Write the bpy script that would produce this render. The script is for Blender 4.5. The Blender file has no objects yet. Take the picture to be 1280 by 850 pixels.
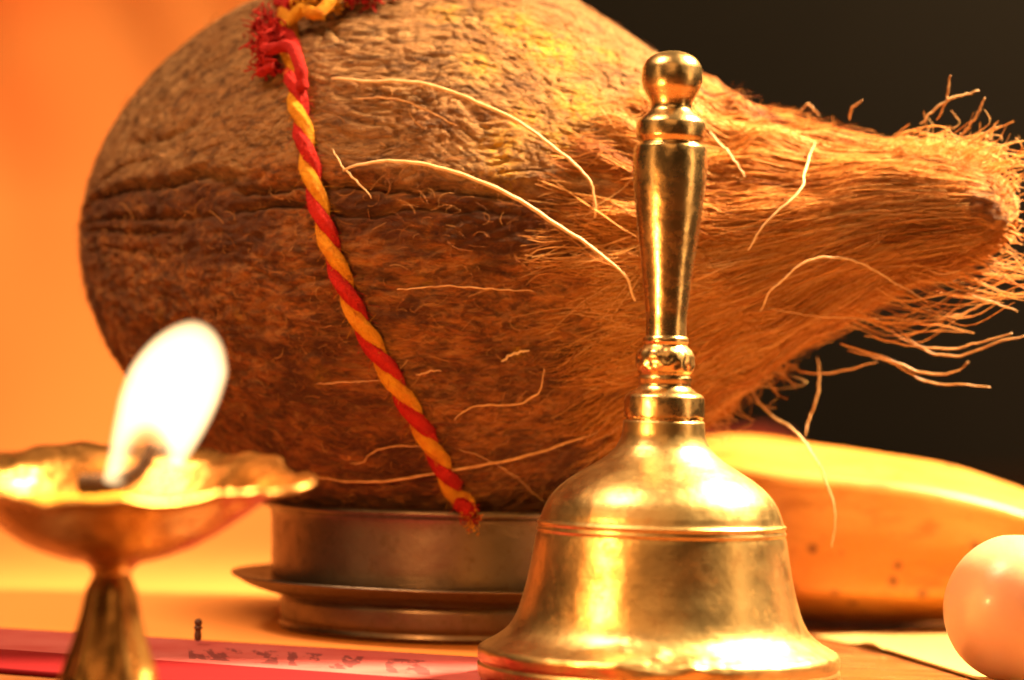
import bpy, math, random
import numpy as np
from mathutils import Vector, Matrix
from mathutils.bvhtree import BVHTree

random.seed(7)
RNG = np.random.default_rng(11)
R = math.radians
scene = bpy.context.scene
col = scene.collection
CM = 0.01

# ------------------------------------------------------------------ camera
CAM_Z = 5.1                        # cm above the table top
CAM_POS = np.array([0.0, -45.0, CAM_Z])
PITCH, ROLL = 1.343, 1.45          # degrees: looks a touch up, rolled a touch
LENS = 90.0
FPX = LENS / 36.0 * 1280.0
cam_d = bpy.data.cameras.new("camera")
cam = bpy.data.objects.new("camera", cam_d)
col.objects.link(cam)
cam_d.lens = LENS
cam_d.sensor_width = 36.0
cam_d.clip_start = 0.01
cam_d.clip_end = 50.0
cam.location = CAM_POS * CM
CAM_ROT = Matrix.Rotation(R(90 + PITCH), 3, 'X') @ Matrix.Rotation(R(ROLL), 3, 'Z')
cam.rotation_euler = CAM_ROT.to_euler()
cam_d.dof.use_dof = True
cam_d.dof.focus_distance = 0.476
cam_d.dof.aperture_fstop = 10.5
cam_d.dof.aperture_blades = 0
scene.camera = cam
CR = np.array(CAM_ROT)

def ray_dir(px, py):
    v = np.array([(px - 640.0) / FPX, -(py - 425.0) / FPX, -1.0])
    return CR @ v                                    # not normalised: unit depth along the view axis

def at(px, py, d):                                   # the point seen at (px, py), d cm in front of the camera
    return CAM_POS + ray_dir(px, py) * d

def ground(px, py, z=0.0):                           # the point of the table seen at (px, py)
    r = ray_dir(px, py)
    return CAM_POS + r * ((z - CAM_Z) / r[2])

# ------------------------------------------------------------------ world, view, lamps
w = bpy.data.worlds.new("World"); scene.world = w
w.use_nodes = True
bg = w.node_tree.nodes["Background"]
bg.inputs[0].default_value = (1.0, 0.62, 0.30, 1)
bg.inputs[1].default_value = 0.03
scene.view_settings.view_transform = 'Standard'
scene.view_settings.look = 'None'
scene.view_settings.gamma = 1.0
scene.view_settings.exposure = 0.0
scene.view_settings.use_curve_mapping = False
scene.cycles.use_denoising = True
scene.cycles.max_bounces = 8
scene.cycles.volume_step_rate = 1.0
scene.cycles.sample_clamp_indirect = 6.0

def area(name, loc, target, size, power, color, size_y=None, spread=180):
    l = bpy.data.lights.new(name, 'AREA')
    l.shape = 'RECTANGLE' if size_y else 'DISK'
    l.size = size * CM
    if size_y: l.size_y = size_y * CM
    l.energy = power; l.color = color
    l.spread = R(spread)
    o = bpy.data.objects.new(name, l); col.objects.link(o)
    o.location = Vector(loc) * CM
    o.rotation_euler = (Vector(target) - Vector(loc)).to_track_quat('-Z', 'Y').to_euler()
    return o

WARM = (1.0, 0.72, 0.38)
area("key_lamp", (34, 14, 46), (6, 5, 5), 9, 2.5, (1.0, 0.69, 0.36), spread=46)
area("front_fill", (-6, -75, 62), (0, 8, 4), 60, .95, (1.0, 0.50, 0.19))  # broad front fill added for the bell's mid tone, no source seen
area("left_fill", (-52, -30, 22), (-2, 4, 5), 15, .32, (1.0, 0.54, 0.21), size_y=40)  # added soft strip that brightens the left of the bell handle
area("right_fill", (56, -20, 9), (3, 4, 5), 14, .5, (1.0, 0.60, 0.27), size_y=40)  # added soft strip from the right for the handle and tuft underside
area("cloth_lamp", (-34, -4, 72), (-18, 38, 0), 34, 5.2, (1.0, 0.62, 0.35), spread=120)
area("wall_fill", (60, 110, 90), (50, 205, 60), 30, 1.3, (1.0, 0.74, 0.42), spread=120)  # unseen light added to grade the far wall from top to bottom

# ------------------------------------------------------------------ object helpers
def tag(o, label=None, cat=None, group=None, kind=None):
    if label: o['label'] = label
    if cat: o['category'] = cat
    if group: o['group'] = group
    if kind: o['kind'] = kind
    return o

def thing(name, loc_cm, label, cat, group=None):
    o = bpy.data.objects.new(name, None)
    o.empty_display_size = 0.01
    col.objects.link(o); o.location = Vector(loc_cm) * CM
    bpy.context.view_layer.update()
    return tag(o, label, cat, group)

def mesh_obj(name, V, F, mat, parent=None, origin=None, smooth=True, mats=None, mat_idx=None):
    """V in world cm; F list of index tuples or an (n,k) array. Local coordinates are relative to the thing's base."""
    V = np.asarray(V, float)
    me = bpy.data.meshes.new(name)
    if parent is not None:
        base = np.array(parent.matrix_world.translation) / CM
    else:
        base = np.array(origin if origin is not None else (0, 0, 0), float)
    Vl = (V - base) * CM
    if isinstance(F, np.ndarray):
        k = F.shape[1]; n = len(F)
        me.vertices.add(len(Vl)); me.vertices.foreach_set("co", Vl.astype(np.float32).ravel())
        me.loops.add(n * k); me.loops.foreach_set("vertex_index", F.astype(np.int32).ravel())
        me.polygons.add(n)
        me.polygons.foreach_set("loop_start", np.arange(0, n * k, k, dtype=np.int32))
        me.update(calc_edges=True)
    else:
        me.from_pydata([tuple(v) for v in Vl], [], [tuple(int(i) for i in f) for f in F])
        me.update()
    if smooth:
        me.polygons.foreach_set("use_smooth", np.ones(len(me.polygons), dtype=bool))
    for m in (mats or [mat]): me.materials.append(m)
    if mat_idx is not None:
        me.polygons.foreach_set("material_index", np.asarray(mat_idx, dtype=np.int32))
    o = bpy.data.objects.new(name, me); col.objects.link(o)
    if parent is not None:
        o.parent = parent
    else:
        o.location = Vector(base) * CM
    return o

def attr(o, name, vals):
    a = o.data.attributes.new(name, 'FLOAT', 'POINT')
    a.data.foreach_set("value", np.asarray(vals, dtype=np.float32))

def grid_faces(nu, nv, wrap=True):
    i = np.arange(nu - 1)[:, None]; j = np.arange(nv if wrap else nv - 1)[None, :]
    j2 = (j + 1) % nv
    a = i * nv + j; b = i * nv + j2; c = (i + 1) * nv + j2; d = (i + 1) * nv + j
    return np.stack([a, b, c, d], -1).reshape(-1, 4)

def lathe(profile, base, n=96, wob=None):
    """profile: list of (r, z) in cm; base: point the z is counted from."""
    P = np.array(profile, float)
    th = np.linspace(0, 2 * np.pi, n, endpoint=False)
    r = np.maximum(P[:, 0], 1e-4)[:, None]
    X = base[0] + r * np.cos(th); Y = base[1] + r * np.sin(th); Z = base[2] + P[:, 1][:, None] + 0 * th
    V = np.stack([X, Y, Z], -1)
    if wob is not None: V = wob(V, th, P)
    return V.reshape(-1, 3), grid_faces(len(P), n)[:, ::-1].copy()

def smooth_profile(pts, n):
    """dense Catmull-Rom through the points, by chord length"""
    P = np.array(pts, float)
    d = np.r_[0, np.cumsum(np.linalg.norm(np.diff(P, axis=0), axis=1) ** 0.5)]
    return hermite(d, P, np.linspace(0, d[-1], n))

def hermite(x, Y, xq):
    x = np.asarray(x, float); Y = np.asarray(Y, float)
    one = Y.ndim == 1
    if one: Y = Y[:, None]
    s = np.diff(Y, axis=0) / np.diff(x)[:, None]
    m = np.zeros_like(Y)
    m[0] = s[0]; m[-1] = s[-1]
    h = np.diff(x)
    for k in range(1, len(x) - 1):
        a, b = s[k - 1], s[k]
        same = a * b > 0
        w1, w2 = 2 * h[k] + h[k - 1], h[k] + 2 * h[k - 1]
        with np.errstate(divide='ignore', invalid='ignore'):
            mm = (w1 + w2) / (w1 / a + w2 / b)
        m[k] = np.where(same, mm, 0.0)
    xq = np.clip(xq, x[0], x[-1])
    i = np.clip(np.searchsorted(x, xq, side='right') - 1, 0, len(x) - 2)
    hh = (x[i + 1] - x[i]); t = ((xq - x[i]) / hh)[:, None]; hh = hh[:, None]
    out = ((2*t**3 - 3*t**2 + 1) * Y[i] + (t**3 - 2*t**2 + t) * hh * m[i]
           + (-2*t**3 + 3*t**2) * Y[i + 1] + (t**3 - t**2) * hh * m[i + 1])
    return out[:, 0] if one else out

def catmull(P, n):
    """smooth path through 3-D points, n samples evenly spaced"""
    P = np.asarray(P, float)
    Q = np.vstack([2 * P[0] - P[1], P, 2 * P[-1] - P[-2]])
    out = []
    m = max(4, int(4 * n / max(1, len(P) - 1)))
    for k in range(len(P) - 1):
        p0, p1, p2, p3 = Q[k:k + 4]
        t = np.linspace(0, 1, m, endpoint=False)[:, None]
        out.append(0.5 * ((2 * p1) + (-p0 + p2) * t + (2 * p0 - 5 * p1 + 4 * p2 - p3) * t**2 + (-p0 + 3 * p1 - 3 * p2 + p3) * t**3))
    out = np.vstack(out + [P[-1:]])
    d = np.r_[0, np.cumsum(np.linalg.norm(np.diff(out, axis=0), axis=1))]
    s = np.linspace(0, d[-1], n)
    return np.stack([np.interp(s, d, out[:, c]) for c in range(3)], -1)

def tubes(P, rad, sides=3):
    """P (N,K,3) centre lines, rad (N,K): every strand a thin tube; returns V, F"""
    P = np.asarray(P, float); N, K, _ = P.shape
    T = np.gradient(P, axis=1); T /= (np.linalg.norm(T, axis=2, keepdims=True) + 1e-9)
    ref = np.zeros_like(T); ref[...] = (0.31, -0.22, 0.92)
    A = np.cross(T, ref); A /= (np.linalg.norm(A, axis=2, keepdims=True) + 1e-9)
    B = np.cross(T, A)
    th = np.linspace(0, 2 * np.pi, sides, endpoint=False)
    V = P[:, :, None, :] + rad[:, :, None, None] * (A[:, :, None, :] * np.cos(th)[None, None, :, None] + B[:, :, None, :] * np.sin(th)[None, None, :, None])
    f = grid_faces(K, sides)
    F = (np.arange(N)[:, None, None] * (K * sides) + f[None]).reshape(-1, 4)
    return V.reshape(-1, 3), F

def frames_tube(P, rad, sides=16, cap=True):
    """one thick tube with parallel-transport frames; rad (K,) or callable(k, theta) offsets as (K,sides)"""
    P = np.asarray(P, float); K = len(P)
    T = np.gradient(P, axis=0); T /= np.linalg.norm(T, axis=1, keepdims=True)
    n = np.cross(T[0], (0.2, 0.9, 0.3)); n /= np.linalg.norm(n)
    A = [n]
    for k in range(1, K):
        a = A[-1] - T[k] * np.dot(A[-1], T[k]); A.append(a / np.linalg.norm(a))
    A = np.array(A); B = np.cross(T, A)
    th = np.linspace(0, 2 * np.pi, sides, endpoint=False)
    rr = np.asarray(rad, float)
    if rr.ndim == 1: rr = np.repeat(rr[:, None], sides, 1)
    V = P[:, None, :] + rr[:, :, None] * (A[:, None, :] * np.cos(th)[None, :, None] + B[:, None, :] * np.sin(th)[None, :, None])
    F = [tuple(f) for f in grid_faces(K, sides)]
    V = V.reshape(-1, 3)
    if cap:
        F.append(tuple(range(sides))[::-1]); F.append(tuple((K - 1) * sides + i for i in range(sides)))
    return V, F

# vectorised gradient noise -----------------------------------------------------
_perm = np.random.default_rng(3).permutation(256)
_perm = np.r_[_perm, _perm, _perm]
_g = np.random.default_rng(5).normal(size=(256, 3)); _g /= np.linalg.norm(_g, axis=1, keepdims=True)
def noise(P):
    P = np.asarray(P, float)
    I = np.floor(P).astype(int); f = P - I; I &= 255
    u = f * f * f * (f * (f * 6 - 15) + 10)
    res = 0
    for dx in (0, 1):
        wx = u[..., 0] if dx else 1 - u[..., 0]
        for dy in (0, 1):
            wy = u[..., 1] if dy else 1 - u[..., 1]
            for dz in (0, 1):
                wz = u[..., 2] if dz else 1 - u[..., 2]
                h = _perm[_perm[_perm[(I[..., 0] + dx) & 255] + ((I[..., 1] + dy) & 255)] + ((I[..., 2] + dz) & 255)]
                g = _g[h]
                dot = g[..., 0] * (f[..., 0] - dx) + g[..., 1] * (f[..., 1] - dy) + g[..., 2] * (f[..., 2] - dz)
                res = res + wx * wy * wz * dot
    return res * 1.6
def fbm(P, o=3, gain=.5):
    a, s, r = 1.0, 1.0, 0
    for k in range(o):
        r = r + a * noise(P * s + 17.3 * k); a *= gain; s *= 2.03
    return r
def sstep(a, b, x):
    t = np.clip((x - a) / (b - a), 0, 1); return t * t * (3 - 2 * t)

# ------------------------------------------------------------------ material helper
class M:
    def __init__(s, name):
        s.m = bpy.data.materials.new(name); s.m.use_nodes = True
        s.t = s.m.node_tree; s.n = s.t.nodes; s.b = s.n["Principled BSDF"]
        s.out = s.n["Material Output"]
    def node(s, typ, **kw):
        nd = s.n.new(typ)
        for k, v in kw.items():
            if hasattr(nd, k) and k not in ('Scale',): setattr(nd, k, v)
        return nd
    def link(s, a, b): s.t.links.new(a, b)
    def setv(s, sock, v):
        if hasattr(v, 'links') or isinstance(v, bpy.types.NodeSocket): s.link(v, sock)
        else:
            if isinstance(v, (tuple, list)) and len(v) == 3 and sock.type == 'RGBA': v = (*v, 1)
            sock.default_value = v
    def set(s, **kw):
        for k, v in kw.items(): s.setv(s.b.inputs[k.replace('_', ' ')], v)
        return s
    def coord(s, scale=(1, 1, 1), kind='Object'):
        tc = s.n.new('ShaderNodeTexCoord'); mp = s.n.new('ShaderNodeMapping')
        s.link(tc.outputs[kind], mp.inputs['Vector'])
        mp.inputs['Scale'].default_value = [c * (100.0 if kind == 'Object' else 1) for c in scale]
        return mp.outputs[0]
    def noise(s, vec, scale, detail=4, rough=.55, dist=0.0, out=0, ridged=False):
        nd = s.n.new('ShaderNodeTexNoise')
        if ridged: nd.noise_type = 'RIDGED_MULTIFRACTAL'
        s.link(vec, nd.inputs['Vector'])
        nd.inputs['Scale'].default_value = scale; nd.inputs['Detail'].default_value = detail
        nd.inputs['Roughness'].default_value = rough; nd.inputs['Distortion'].default_value = dist
        return nd.outputs[out]
    def vor(s, vec, scale, feature='F1', rand=1):
        nd = s.n.new('ShaderNodeTexVoronoi'); nd.feature = feature
        s.link(vec, nd.inputs['Vector']); nd.inputs['Scale'].default_value = scale
        nd.inputs['Randomness'].default_value = rand
        return nd.outputs['Distance']
    def ramp(s, fac, stops, interp='LINEAR'):
        nd = s.n.new('ShaderNodeValToRGB'); nd.color_ramp.interpolation = interp
        s.link(fac, nd.inputs[0])
        el = nd.color_ramp.elements
        while len(el) < len(stops): el.new(0.5)
        for e, (p, c) in zip(el, stops):
            e.position = p; e.color = (*c, 1) if isinstance(c, tuple) else (c, c, c, 1)
        return nd.outputs[0]
    def mix(s, fac, a, b, mode='MIX'):
        nd = s.n.new('ShaderNodeMix'); nd.data_type = 'RGBA'; nd.blend_type = mode
        s.setv(nd.inputs[0], fac); s.setv(nd.inputs[6], a); s.setv(nd.inputs[7], b)
        return nd.outputs[2]
    def math(s, op, a, b=0.0, c=0.0, clamp=False):
        nd = s.n.new('ShaderNodeMath'); nd.operation = op; nd.use_clamp = clamp
        s.setv(nd.inputs[0], a); s.setv(nd.inputs[1], b); s.setv(nd.inputs[2], c)
        return nd.outputs[0]
    def attr(s, name):
        nd = s.n.new('ShaderNodeAttribute'); nd.attribute_name = name
        return nd.outputs['Fac']
    def bump(s, h, strength=.5, dist=.001, prev=None):
        nd = s.n.new('ShaderNodeBump')
        s.link(h, nd.inputs['Height']); nd.inputs['Strength'].default_value = strength
        nd.inputs['Distance'].default_value = dist
        if prev: s.link(prev, nd.inputs['Normal'])
        return nd.outputs[0]

# ------------------------------------------------------------------ materials
def brass(name, base=(.80, .55, .20), rough=(.16, .34), tarn=(.42, .22, .06), lathe_lines=True, tarn_amt=.55, dents=.4):
    m = M(name); v = m.coord()
    n1 = m.noise(v, 1.4, 5, .6); n2 = m.noise(v, 9.0, 4, .6)
    spots = m.ramp(m.noise(v, 3.2, 6, .72), [(.52, 0.0), (.66, 1.0)])
    specks = m.ramp(m.noise(v, 16, 3, .5), [(.66, 0.0), (.72, 1.0)])
    c = m.mix(m.math('MULTIPLY', spots, tarn_amt), base, tarn)
    c = m.mix(m.math('MULTIPLY', specks, .6), c, (.22, .11, .03))
    rr = m.ramp(n1, [(.3, rough[0]), (.7, rough[1])])
    rr = m.math('ADD', rr, m.math('MULTIPLY', spots, .12))
    m.set(Base_Color=c, Metallic=1.0, Roughness=rr)
    b = m.bump(n2, .12 * dents, .0006)
    if lathe_lines:
        v2 = m.coord((.15, .15, 30)); b = m.bump(m.noise(v2, 1.0, 3, .6), .10, .0002, b)
    b = m.bump(m.noise(v, 2.5, 2, .5), .25 * dents, .0012, b)
    m.set(Normal=b)
    return m.m

mat_bell = brass("satin_brass", (.62, .43, .17), (.28, .40), tarn=(.42, .23, .07), tarn_amt=.7, dents=.5)
mat_handle = brass("polished_brass", (.76, .52, .22), (.21, .31), tarn=(.5, .27, .07), tarn_amt=.4, lathe_lines=False, dents=.6)
mat_diya = brass("old_brass", (.52, .26, .07), (.22, .40), tarn=(.18, .065, .02), tarn_amt=.8, lathe_lines=False, dents=1.2)
mat_pot = brass("dull_steel", (.18, .135, .095), (.32, .45), tarn=(.09, .055, .03), tarn_amt=.5, dents=.3)

# husk ---------------------------------------------------------------------------
def husk_material():
    m = M("coconut_husk")
    v = m.coord(); vl = m.coord((.30, 1.2, 1.2)); vt = m.coord((.16, 2.2, 2.2))
    skin = m.attr("skin"); tuft = m.attr("tuft"); tur = m.attr("turmeric"); hgt = m.attr("relief")
    # rough fibrous pith (lower body)
    warp = m.mix(.35, vl, m.noise(v, .9, 3, .6, out=1), 'ADD')
    web = m.noise(warp, 3.1, 8, .72, 1.6)
    web2 = m.noise(vl, 7.0, 6, .7, .8)
    pith = m.ramp(web, [(.32, (.06, .012, .004)), (.44, (.17, .045, .009)), (.55, (.42, .125, .018)), (.68, (.58, .24, .05))])
    pith = m.mix(m.ramp(web2, [(.45, 0.0), (.75, .75)]), pith, (.62, .32, .10))
    big = m.noise(m.coord((.6, 1.1, 1.1)), .55, 4, .65, .5)
    pith = m.mix(m.ramp(big, [(.42, .85), (.58, 0.0)]), pith, (.085, .020, .006))
    pith = m.mix(m.ramp(m.noise(m.coord((.5, 1.0, 1.0)), 1.3, 5, .7, .4), [(.54, 0.0), (.68, .6)]), pith, (.60, .21, .030))
    # weathered grey-tan skin (upper body)
    sk1 = m.noise(vl, 2.8, 7, .66, .9)
    skc = m.ramp(sk1, [(.32, (.13, .05, .018)), (.45, (.35, .165, .052)), (.58, (.50, .27, .10)), (.74, (.64, .38, .16))])
    skc = m.mix(m.ramp(m.noise(v, .55, 4, .6), [(.40, 0.0), (.62, .6)]), skc, (.40, .17, .05))
    c = m.mix(skin, pith, skc)
    # long straight fibres (tuft)
    tf = m.noise(vt, 3.4, 8, .7, .3)
    tc = m.ramp(tf, [(.30, (.13, .032, .006)), (.46, (.38, .125, .02)), (.60, (.64, .27, .05)), (.75, (.80, .42, .11))])
    c = m.mix(tuft, c, tc)
    # turmeric powder rubbed into the skin
    tn = m.noise(v, 4.5, 6, .72)
    tm = m.math('MULTIPLY', tur, m.ramp(tn, [(.40, 0.0), (.52, 1.0)]))
    c = m.mix(m.math('MULTIPLY', tm, .85), c, (.84, .45, .02))
    c = m.mix(m.ramp(m.noise(m.coord((.8, 2.2, 2.2)), 2.0, 6, .75, .8), [(.40, .65), (.50, 0.0)]), c, (.06, .018, .006))
    m.set(Base_Color=c, Roughness=.82, Specular_IOR_Level=.25, Sheen_Weight=.12, Sheen_Tint=(1, .75, .45), Sheen_Roughness=.5)
    b = m.bump(web, 1.0, .0045)
    b = m.bump(web2, .8, .0018, b)
    b2 = m.bump(sk1, 1.0, .005)
    b2 = m.bump(m.noise(vl, 6.5, 6, .68, .6), .8, .0018, b2)
    b3 = m.bump(tf, 1.0, .0040)
    mx = m.n.new('ShaderNodeMix'); mx.data_type = 'VECTOR'
    m.setv(mx.inputs[0], skin); m.link(b, mx.inputs[4]); m.link(b2, mx.inputs[5])
    my = m.n.new('ShaderNodeMix'); my.data_type = 'VECTOR'
    m.setv(my.inputs[0], tuft); m.link(mx.outputs[1], my.inputs[4]); m.link(b3, my.inputs[5])
    m.set(Normal=my.outputs[1])
    return m.m
mat_husk = husk_material()

def fibre_material(name, stops, rough=.6, trans=.0):
    m = M(name)
    f = m.attr("tint")
    c = m.ramp(f, stops)
    m.set(Base_Color=c, Roughness=rough, Specular_IOR_Level=.3)
    if trans:
        tr = m.n.new('ShaderNodeBsdfTranslucent'); m.link(c, tr.inputs[0])
        mx = m.n.new('ShaderNodeMixShader'); mx.inputs[0].default_value = trans
        m.link(m.b.outputs[0], mx.inputs[1]); m.link(tr.outputs[0], mx.inputs[2]); m.link(mx.outputs[0], m.out.inputs[0])
    return m.m
mat_tuft = fibre_material("tuft_fibre", [(0.0, (.20, .048, .008)), (.33, (.50, .17, .026)), (.65, (.74, .35, .08)), (1.0, (.90, .60, .24))], .6, .25)
mat_fuzz = fibre_material("husk_fuzz", [(0.0, (.16, .045, .010)), (.5, (.38, .14, .03)), (1.0, (.66, .34, .10))], .7, .15)

def strand_mat(name, c1, c2):
    m = M(name); v = m.coord((1, 1, 1))
    n = m.noise(v, 5, 4, .6)
    m.set(Base_Color=m.mix(m.ramp(n, [(.35, 0.0), (.65, 1.0)]), c1, c2), Roughness=.5)
    m.set(Normal=m.bump(n, .3, .0004))
    return m.m
mat_pale = strand_mat("pale_root_fibre", (.58, .36, .15), (.74, .52, .26))
mat_tan = strand_mat("tan_root_fibre", (.42, .20, .06), (.60, .33, .12))

def yarn(name, c1, c2):
    m = M(name); v = m.coord((1, 1, 1))
    u = m.n.new('ShaderNodeUVMap')
    n = m.noise(v, 12, 5, .7)
    n2 = m.noise(v, 2.2, 4, .6)
    c = m.mix(m.ramp(n2, [(.35, 0.0), (.7, 1.0)]), c1, c2)
    m.set(Base_Color=c, Roughness=.85, Sheen_Weight=.35, Sheen_Roughness=.4, Sheen_Tint=c1, Specular_IOR_Level=.2)
    m.set(Normal=m.bump(m.noise(m.coord((2.5, 2.5, 2.5)), 5, 3, .6), .6, .0006, m.bump(n, 1.0, .0012)))
    return m.m
mat_red = yarn("red_cotton", (.56, .020, .012), (.36, .010, .010))
mat_yel = yarn("yellow_cotton", (.78, .36, .018), (.62, .20, .010))

# ------------------------------------------------------------------ the setting
def table_material():
    m = M("polished_wood"); v = m.coord((.12, 1.2, 1.2))
    n = m.noise(v, 1.2, 7, .62, .6)
    c = m.ramp(n, [(.3, (.11, .035, .012)), (.55, (.26, .095, .030)), (.75, (.38, .16, .055))])
    m.set(Base_Color=c, Roughness=m.ramp(m.noise(m.coord(), .8, 5, .6), [(.3, .16), (.7, .32)]), Coat_Weight=.3, Coat_Roughness=.12)
    m.set(Normal=m.bump(n, .08, .0006))
    return m.m
def box(x0, x1, y0, y1, z0, z1, b=.15):
    V = [(x, y, z) for z in (z0, z1) for x, y in ((x0, y0), (x1, y0), (x1, y1), (x0, y1))]
    F = [(3, 2, 1, 0), (4, 5, 6, 7), (0, 1, 5, 4), (1, 2, 6, 5), (2, 3, 7, 6), (3, 0, 4, 7)]
    return V, F
V, F = box(-90, 90, -75, 200, -3, 0)
tb = mesh_obj("table", V, F, table_material(), smooth=False); tag(tb, kind='structure')
bv = tb.modifiers.new("bevel", 'BEVEL'); bv.width = .003; bv.segments = 3

wm = M("dark_plaster")
wn = wm.noise(wm.coord(), .05, 5, .6)
wm.set(Base_Color=wm.mix(wn, (.066, .052, .036), (.098, .078, .054)), Roughness=.8, Normal=wm.bump(wm.noise(wm.coord(), .8, 4, .6), .2, .002))
V, F = box(-170, 190, 205, 212, -80, 170)
wall = mesh_obj("wall", V, F, wm.m, smooth=False); tag(wall, kind='structure')

# orange cloth hung behind and spread forward over the left of the table
def cloth():
    nu, nv = 260, 200
    # section: from the hanging top, down to the table, then forward along it
    sec = smooth_profile([(94, 75), (92, 56), (87, 41), (78, 28), (65, 16.5), (50, 8.2), (36, 2.6), (27, .7), (20, .2), (12.5, .13)], nv)   # (y, z)
    yb, zb = sec[:, 0], sec[:, 1]
    x = np.linspace(-62, 1.5, nu)
    X = np.repeat(x[:, None], nv, 1); Y = np.repeat(yb[None], nu, 0).copy(); Z = np.repeat(zb[None], nu, 0).copy()
    up = sstep(3, 26, Z)
    diag = X + .55 * Z
    P = np.stack([diag * .055, Z * .012, np.zeros_like(X)], -1)
    fold = fbm(P, 3, .5)
    Y += up * (6.5 * fold + 1.6 * np.sin(diag * .33 + 2.2 * fold))
    flat = 1 - up
    P2 = np.stack([X * .11, Y * .09, X * 0 + 4.2], -1)
    Z += flat * sstep(20, 36, Y) * (0.22 * (noise(P2) + .6))
    fa, fb = ground(-80, 786), ground(700, 834)
    lim = fa[1] + (X - fa[0]) / (fb[0] - fa[0]) * (fb[1] - fa[1]) + .05
    Y = Y + (lim - 12.5) * (1 - sstep(12.5, 30, Y))
    V = np.stack([X, Y, Z], -1).reshape(-1, 3)
    m = M("orange_cloth"); v = m.coord()
    c = m.mix(m.attr("deep_orange"), (.92, .36, .090), (.84, .055, .004))
    wv = m.noise(m.coord((6, 6, 6)), 1.0, 3, .6)
    m.set(Base_Color=c, Roughness=.9, Specular_IOR_Level=.05, Normal=m.bump(wv, .3, .0008))
    o = mesh_obj("orange_cloth", V, grid_faces(nu, nv, False), m.m, origin=(-30, 60, 0))
    sd = o.modifiers.new("thickness", 'SOLIDIFY'); sd.thickness = .0011; sd.offset = -1
    # soft patches of deeper orange; the low ones darken the overlit slope in colour
    deep_orange = np.zeros(X.size); nn = noise(V * .045) * 5
    for (c0, dr, rl, rw, st_) in [((-29.5, 90, 27), (.35, 0, 1), 40, 9.5, 1.5), ((-22, 76, 8), (-.3, 0, 1), 11, 6.5, 1), ((-21, 62, 4), (0, 1, .2), 22, 6, .8), ((-30, 40, 1), (0, 1, 0), 30, 7, .5)]:
        dr = np.array(dr, float); dr /= np.linalg.norm(dr)
        q = V - np.array(c0); q[:, 1] *= .5; al = q @ dr; pr = np.linalg.norm(q - al[:, None] * dr, axis=1) + nn * .35
        deep_orange = np.maximum(deep_orange, np.minimum(1, st_) * np.minimum(1, max(1, st_) * np.exp(-np.clip(pr, 0, 99) ** 2 / (rw * rw) - (al / rl) ** 2)))
    attr(o, "deep_orange", deep_orange)
    tag(o, "large plain orange cloth hung behind the coconut and spread over the table", "cloth")
cloth()

# ------------------------------------------------------------------ printed paper under the pot, lamp and bell
def sheet(name, poly, z, thick, mat, label, cat, res=40, curl=None):
    """quad sheet with thickness; poly: far-left, far-right, near-right, near-left (x, y)"""
    a, b, c, d = [np.array(p[:2]) for p in poly]
    u = np.linspace(0, 1, res); 
    U, W = np.meshgrid(u, u, indexing='ij')
    XY = (a * (1 - U[..., None]) + b * U[..., None]) * (1 - W[..., None]) + (d * (1 - U[..., None]) + c * U[..., None]) * W[..., None]
    Zt = np.full(U.shape, z + thick)
    if curl is not None: Zt = Zt + curl(U, W, XY)
    top = np.concatenate([XY, Zt[..., None]], -1).reshape(-1, 3)
    cen = top.mean(0)
    o = mesh_obj(name, top, grid_faces(res, res, False), mat, origin=(cen[0], cen[1], z))
    uv = o.data.uv_layers.new(name="UVMap")
    li = np.empty(len(o.data.loops), dtype=np.int32); o.data.loops.foreach_get("vertex_index", li)
    UVs = np.stack([U.ravel(), W.ravel()], -1)[li]
    uv.data.foreach_set("uv", UVs.astype(np.float32).ravel())
    sd = o.modifiers.new("thickness", 'SOLIDIFY'); sd.thickness = thick * CM; sd.offset = -1
    # the sheet faces may wind downwards: put the thickness under the visible surface
    me = o.data
    if me.polygons[0].normal.z < 0:
        me.flip_normals()
    return tag(o, label, cat)

def print_material():
    m = M("printed_paper")
    uvn = m.n.new('ShaderNodeUVMap'); sep = m.n.new('ShaderNodeSeparateXYZ'); m.link(uvn.outputs[0], sep.inputs[0])
    U, W = sep.outputs[0], sep.outputs[1]
    mp = m.n.new('ShaderNodeMapping'); m.link(uvn.outputs[0], mp.inputs[0]); mp.inputs['Scale'].default_value = (1, 1, 1)
    n = m.noise(m.coord(), .6, 4, .6)
    pink = m.mix(m.ramp(n, [(.35, 0.0), (.65, 1.0)]), (.36, .062, .060), (.42, .105, .10))
    red = (.17, .004, .008)
    stripe = m.math('GREATER_THAN', W, .56)
    c = m.mix(stripe, pink, red)
    # illegible dark print blotches in a band of the pink header
    mp2 = m.n.new('ShaderNodeMapping'); m.link(uvn.outputs[0], mp2.inputs[0]); mp2.inputs['Scale'].default_value = (30, 3.6, 1)
    t = m.noise(mp2.outputs[0], 1.0, 3, .6)
    t = m.ramp(t, [(.50, 0.0), (.55, 1.0)])
    band = m.math('MULTIPLY', m.math('GREATER_THAN', W, .16), m.math('LESS_THAN', W, .48))
    bu = m.math('MULTIPLY', m.math('GREATER_THAN', U, .425), m.math('LESS_THAN', U, .80))
    ink = m.math('MULTIPLY', m.math('MULTIPLY', t, band), bu)
    c = m.mix(m.math('MULTIPLY', ink, .65), c, (.05, .015, .02))
    m.set(Base_Color=c, Roughness=.8, Specular_IOR_Level=.12, Normal=m.bump(m.noise(m.coord(), .5, 3, .5), .15, .001))
    return m.m
pa, pb = ground(-80, 786), ground(700, 834)
pc, pdn = ground(720, 900), ground(-80, 836)
sheet("printed_paper", [pa, pb, pc, pdn], 0.0, .10, print_material(),
      "pink and red printed paper lying under the lamp and left side of the bell", "paper")
PAPER_TOP = .10

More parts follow.
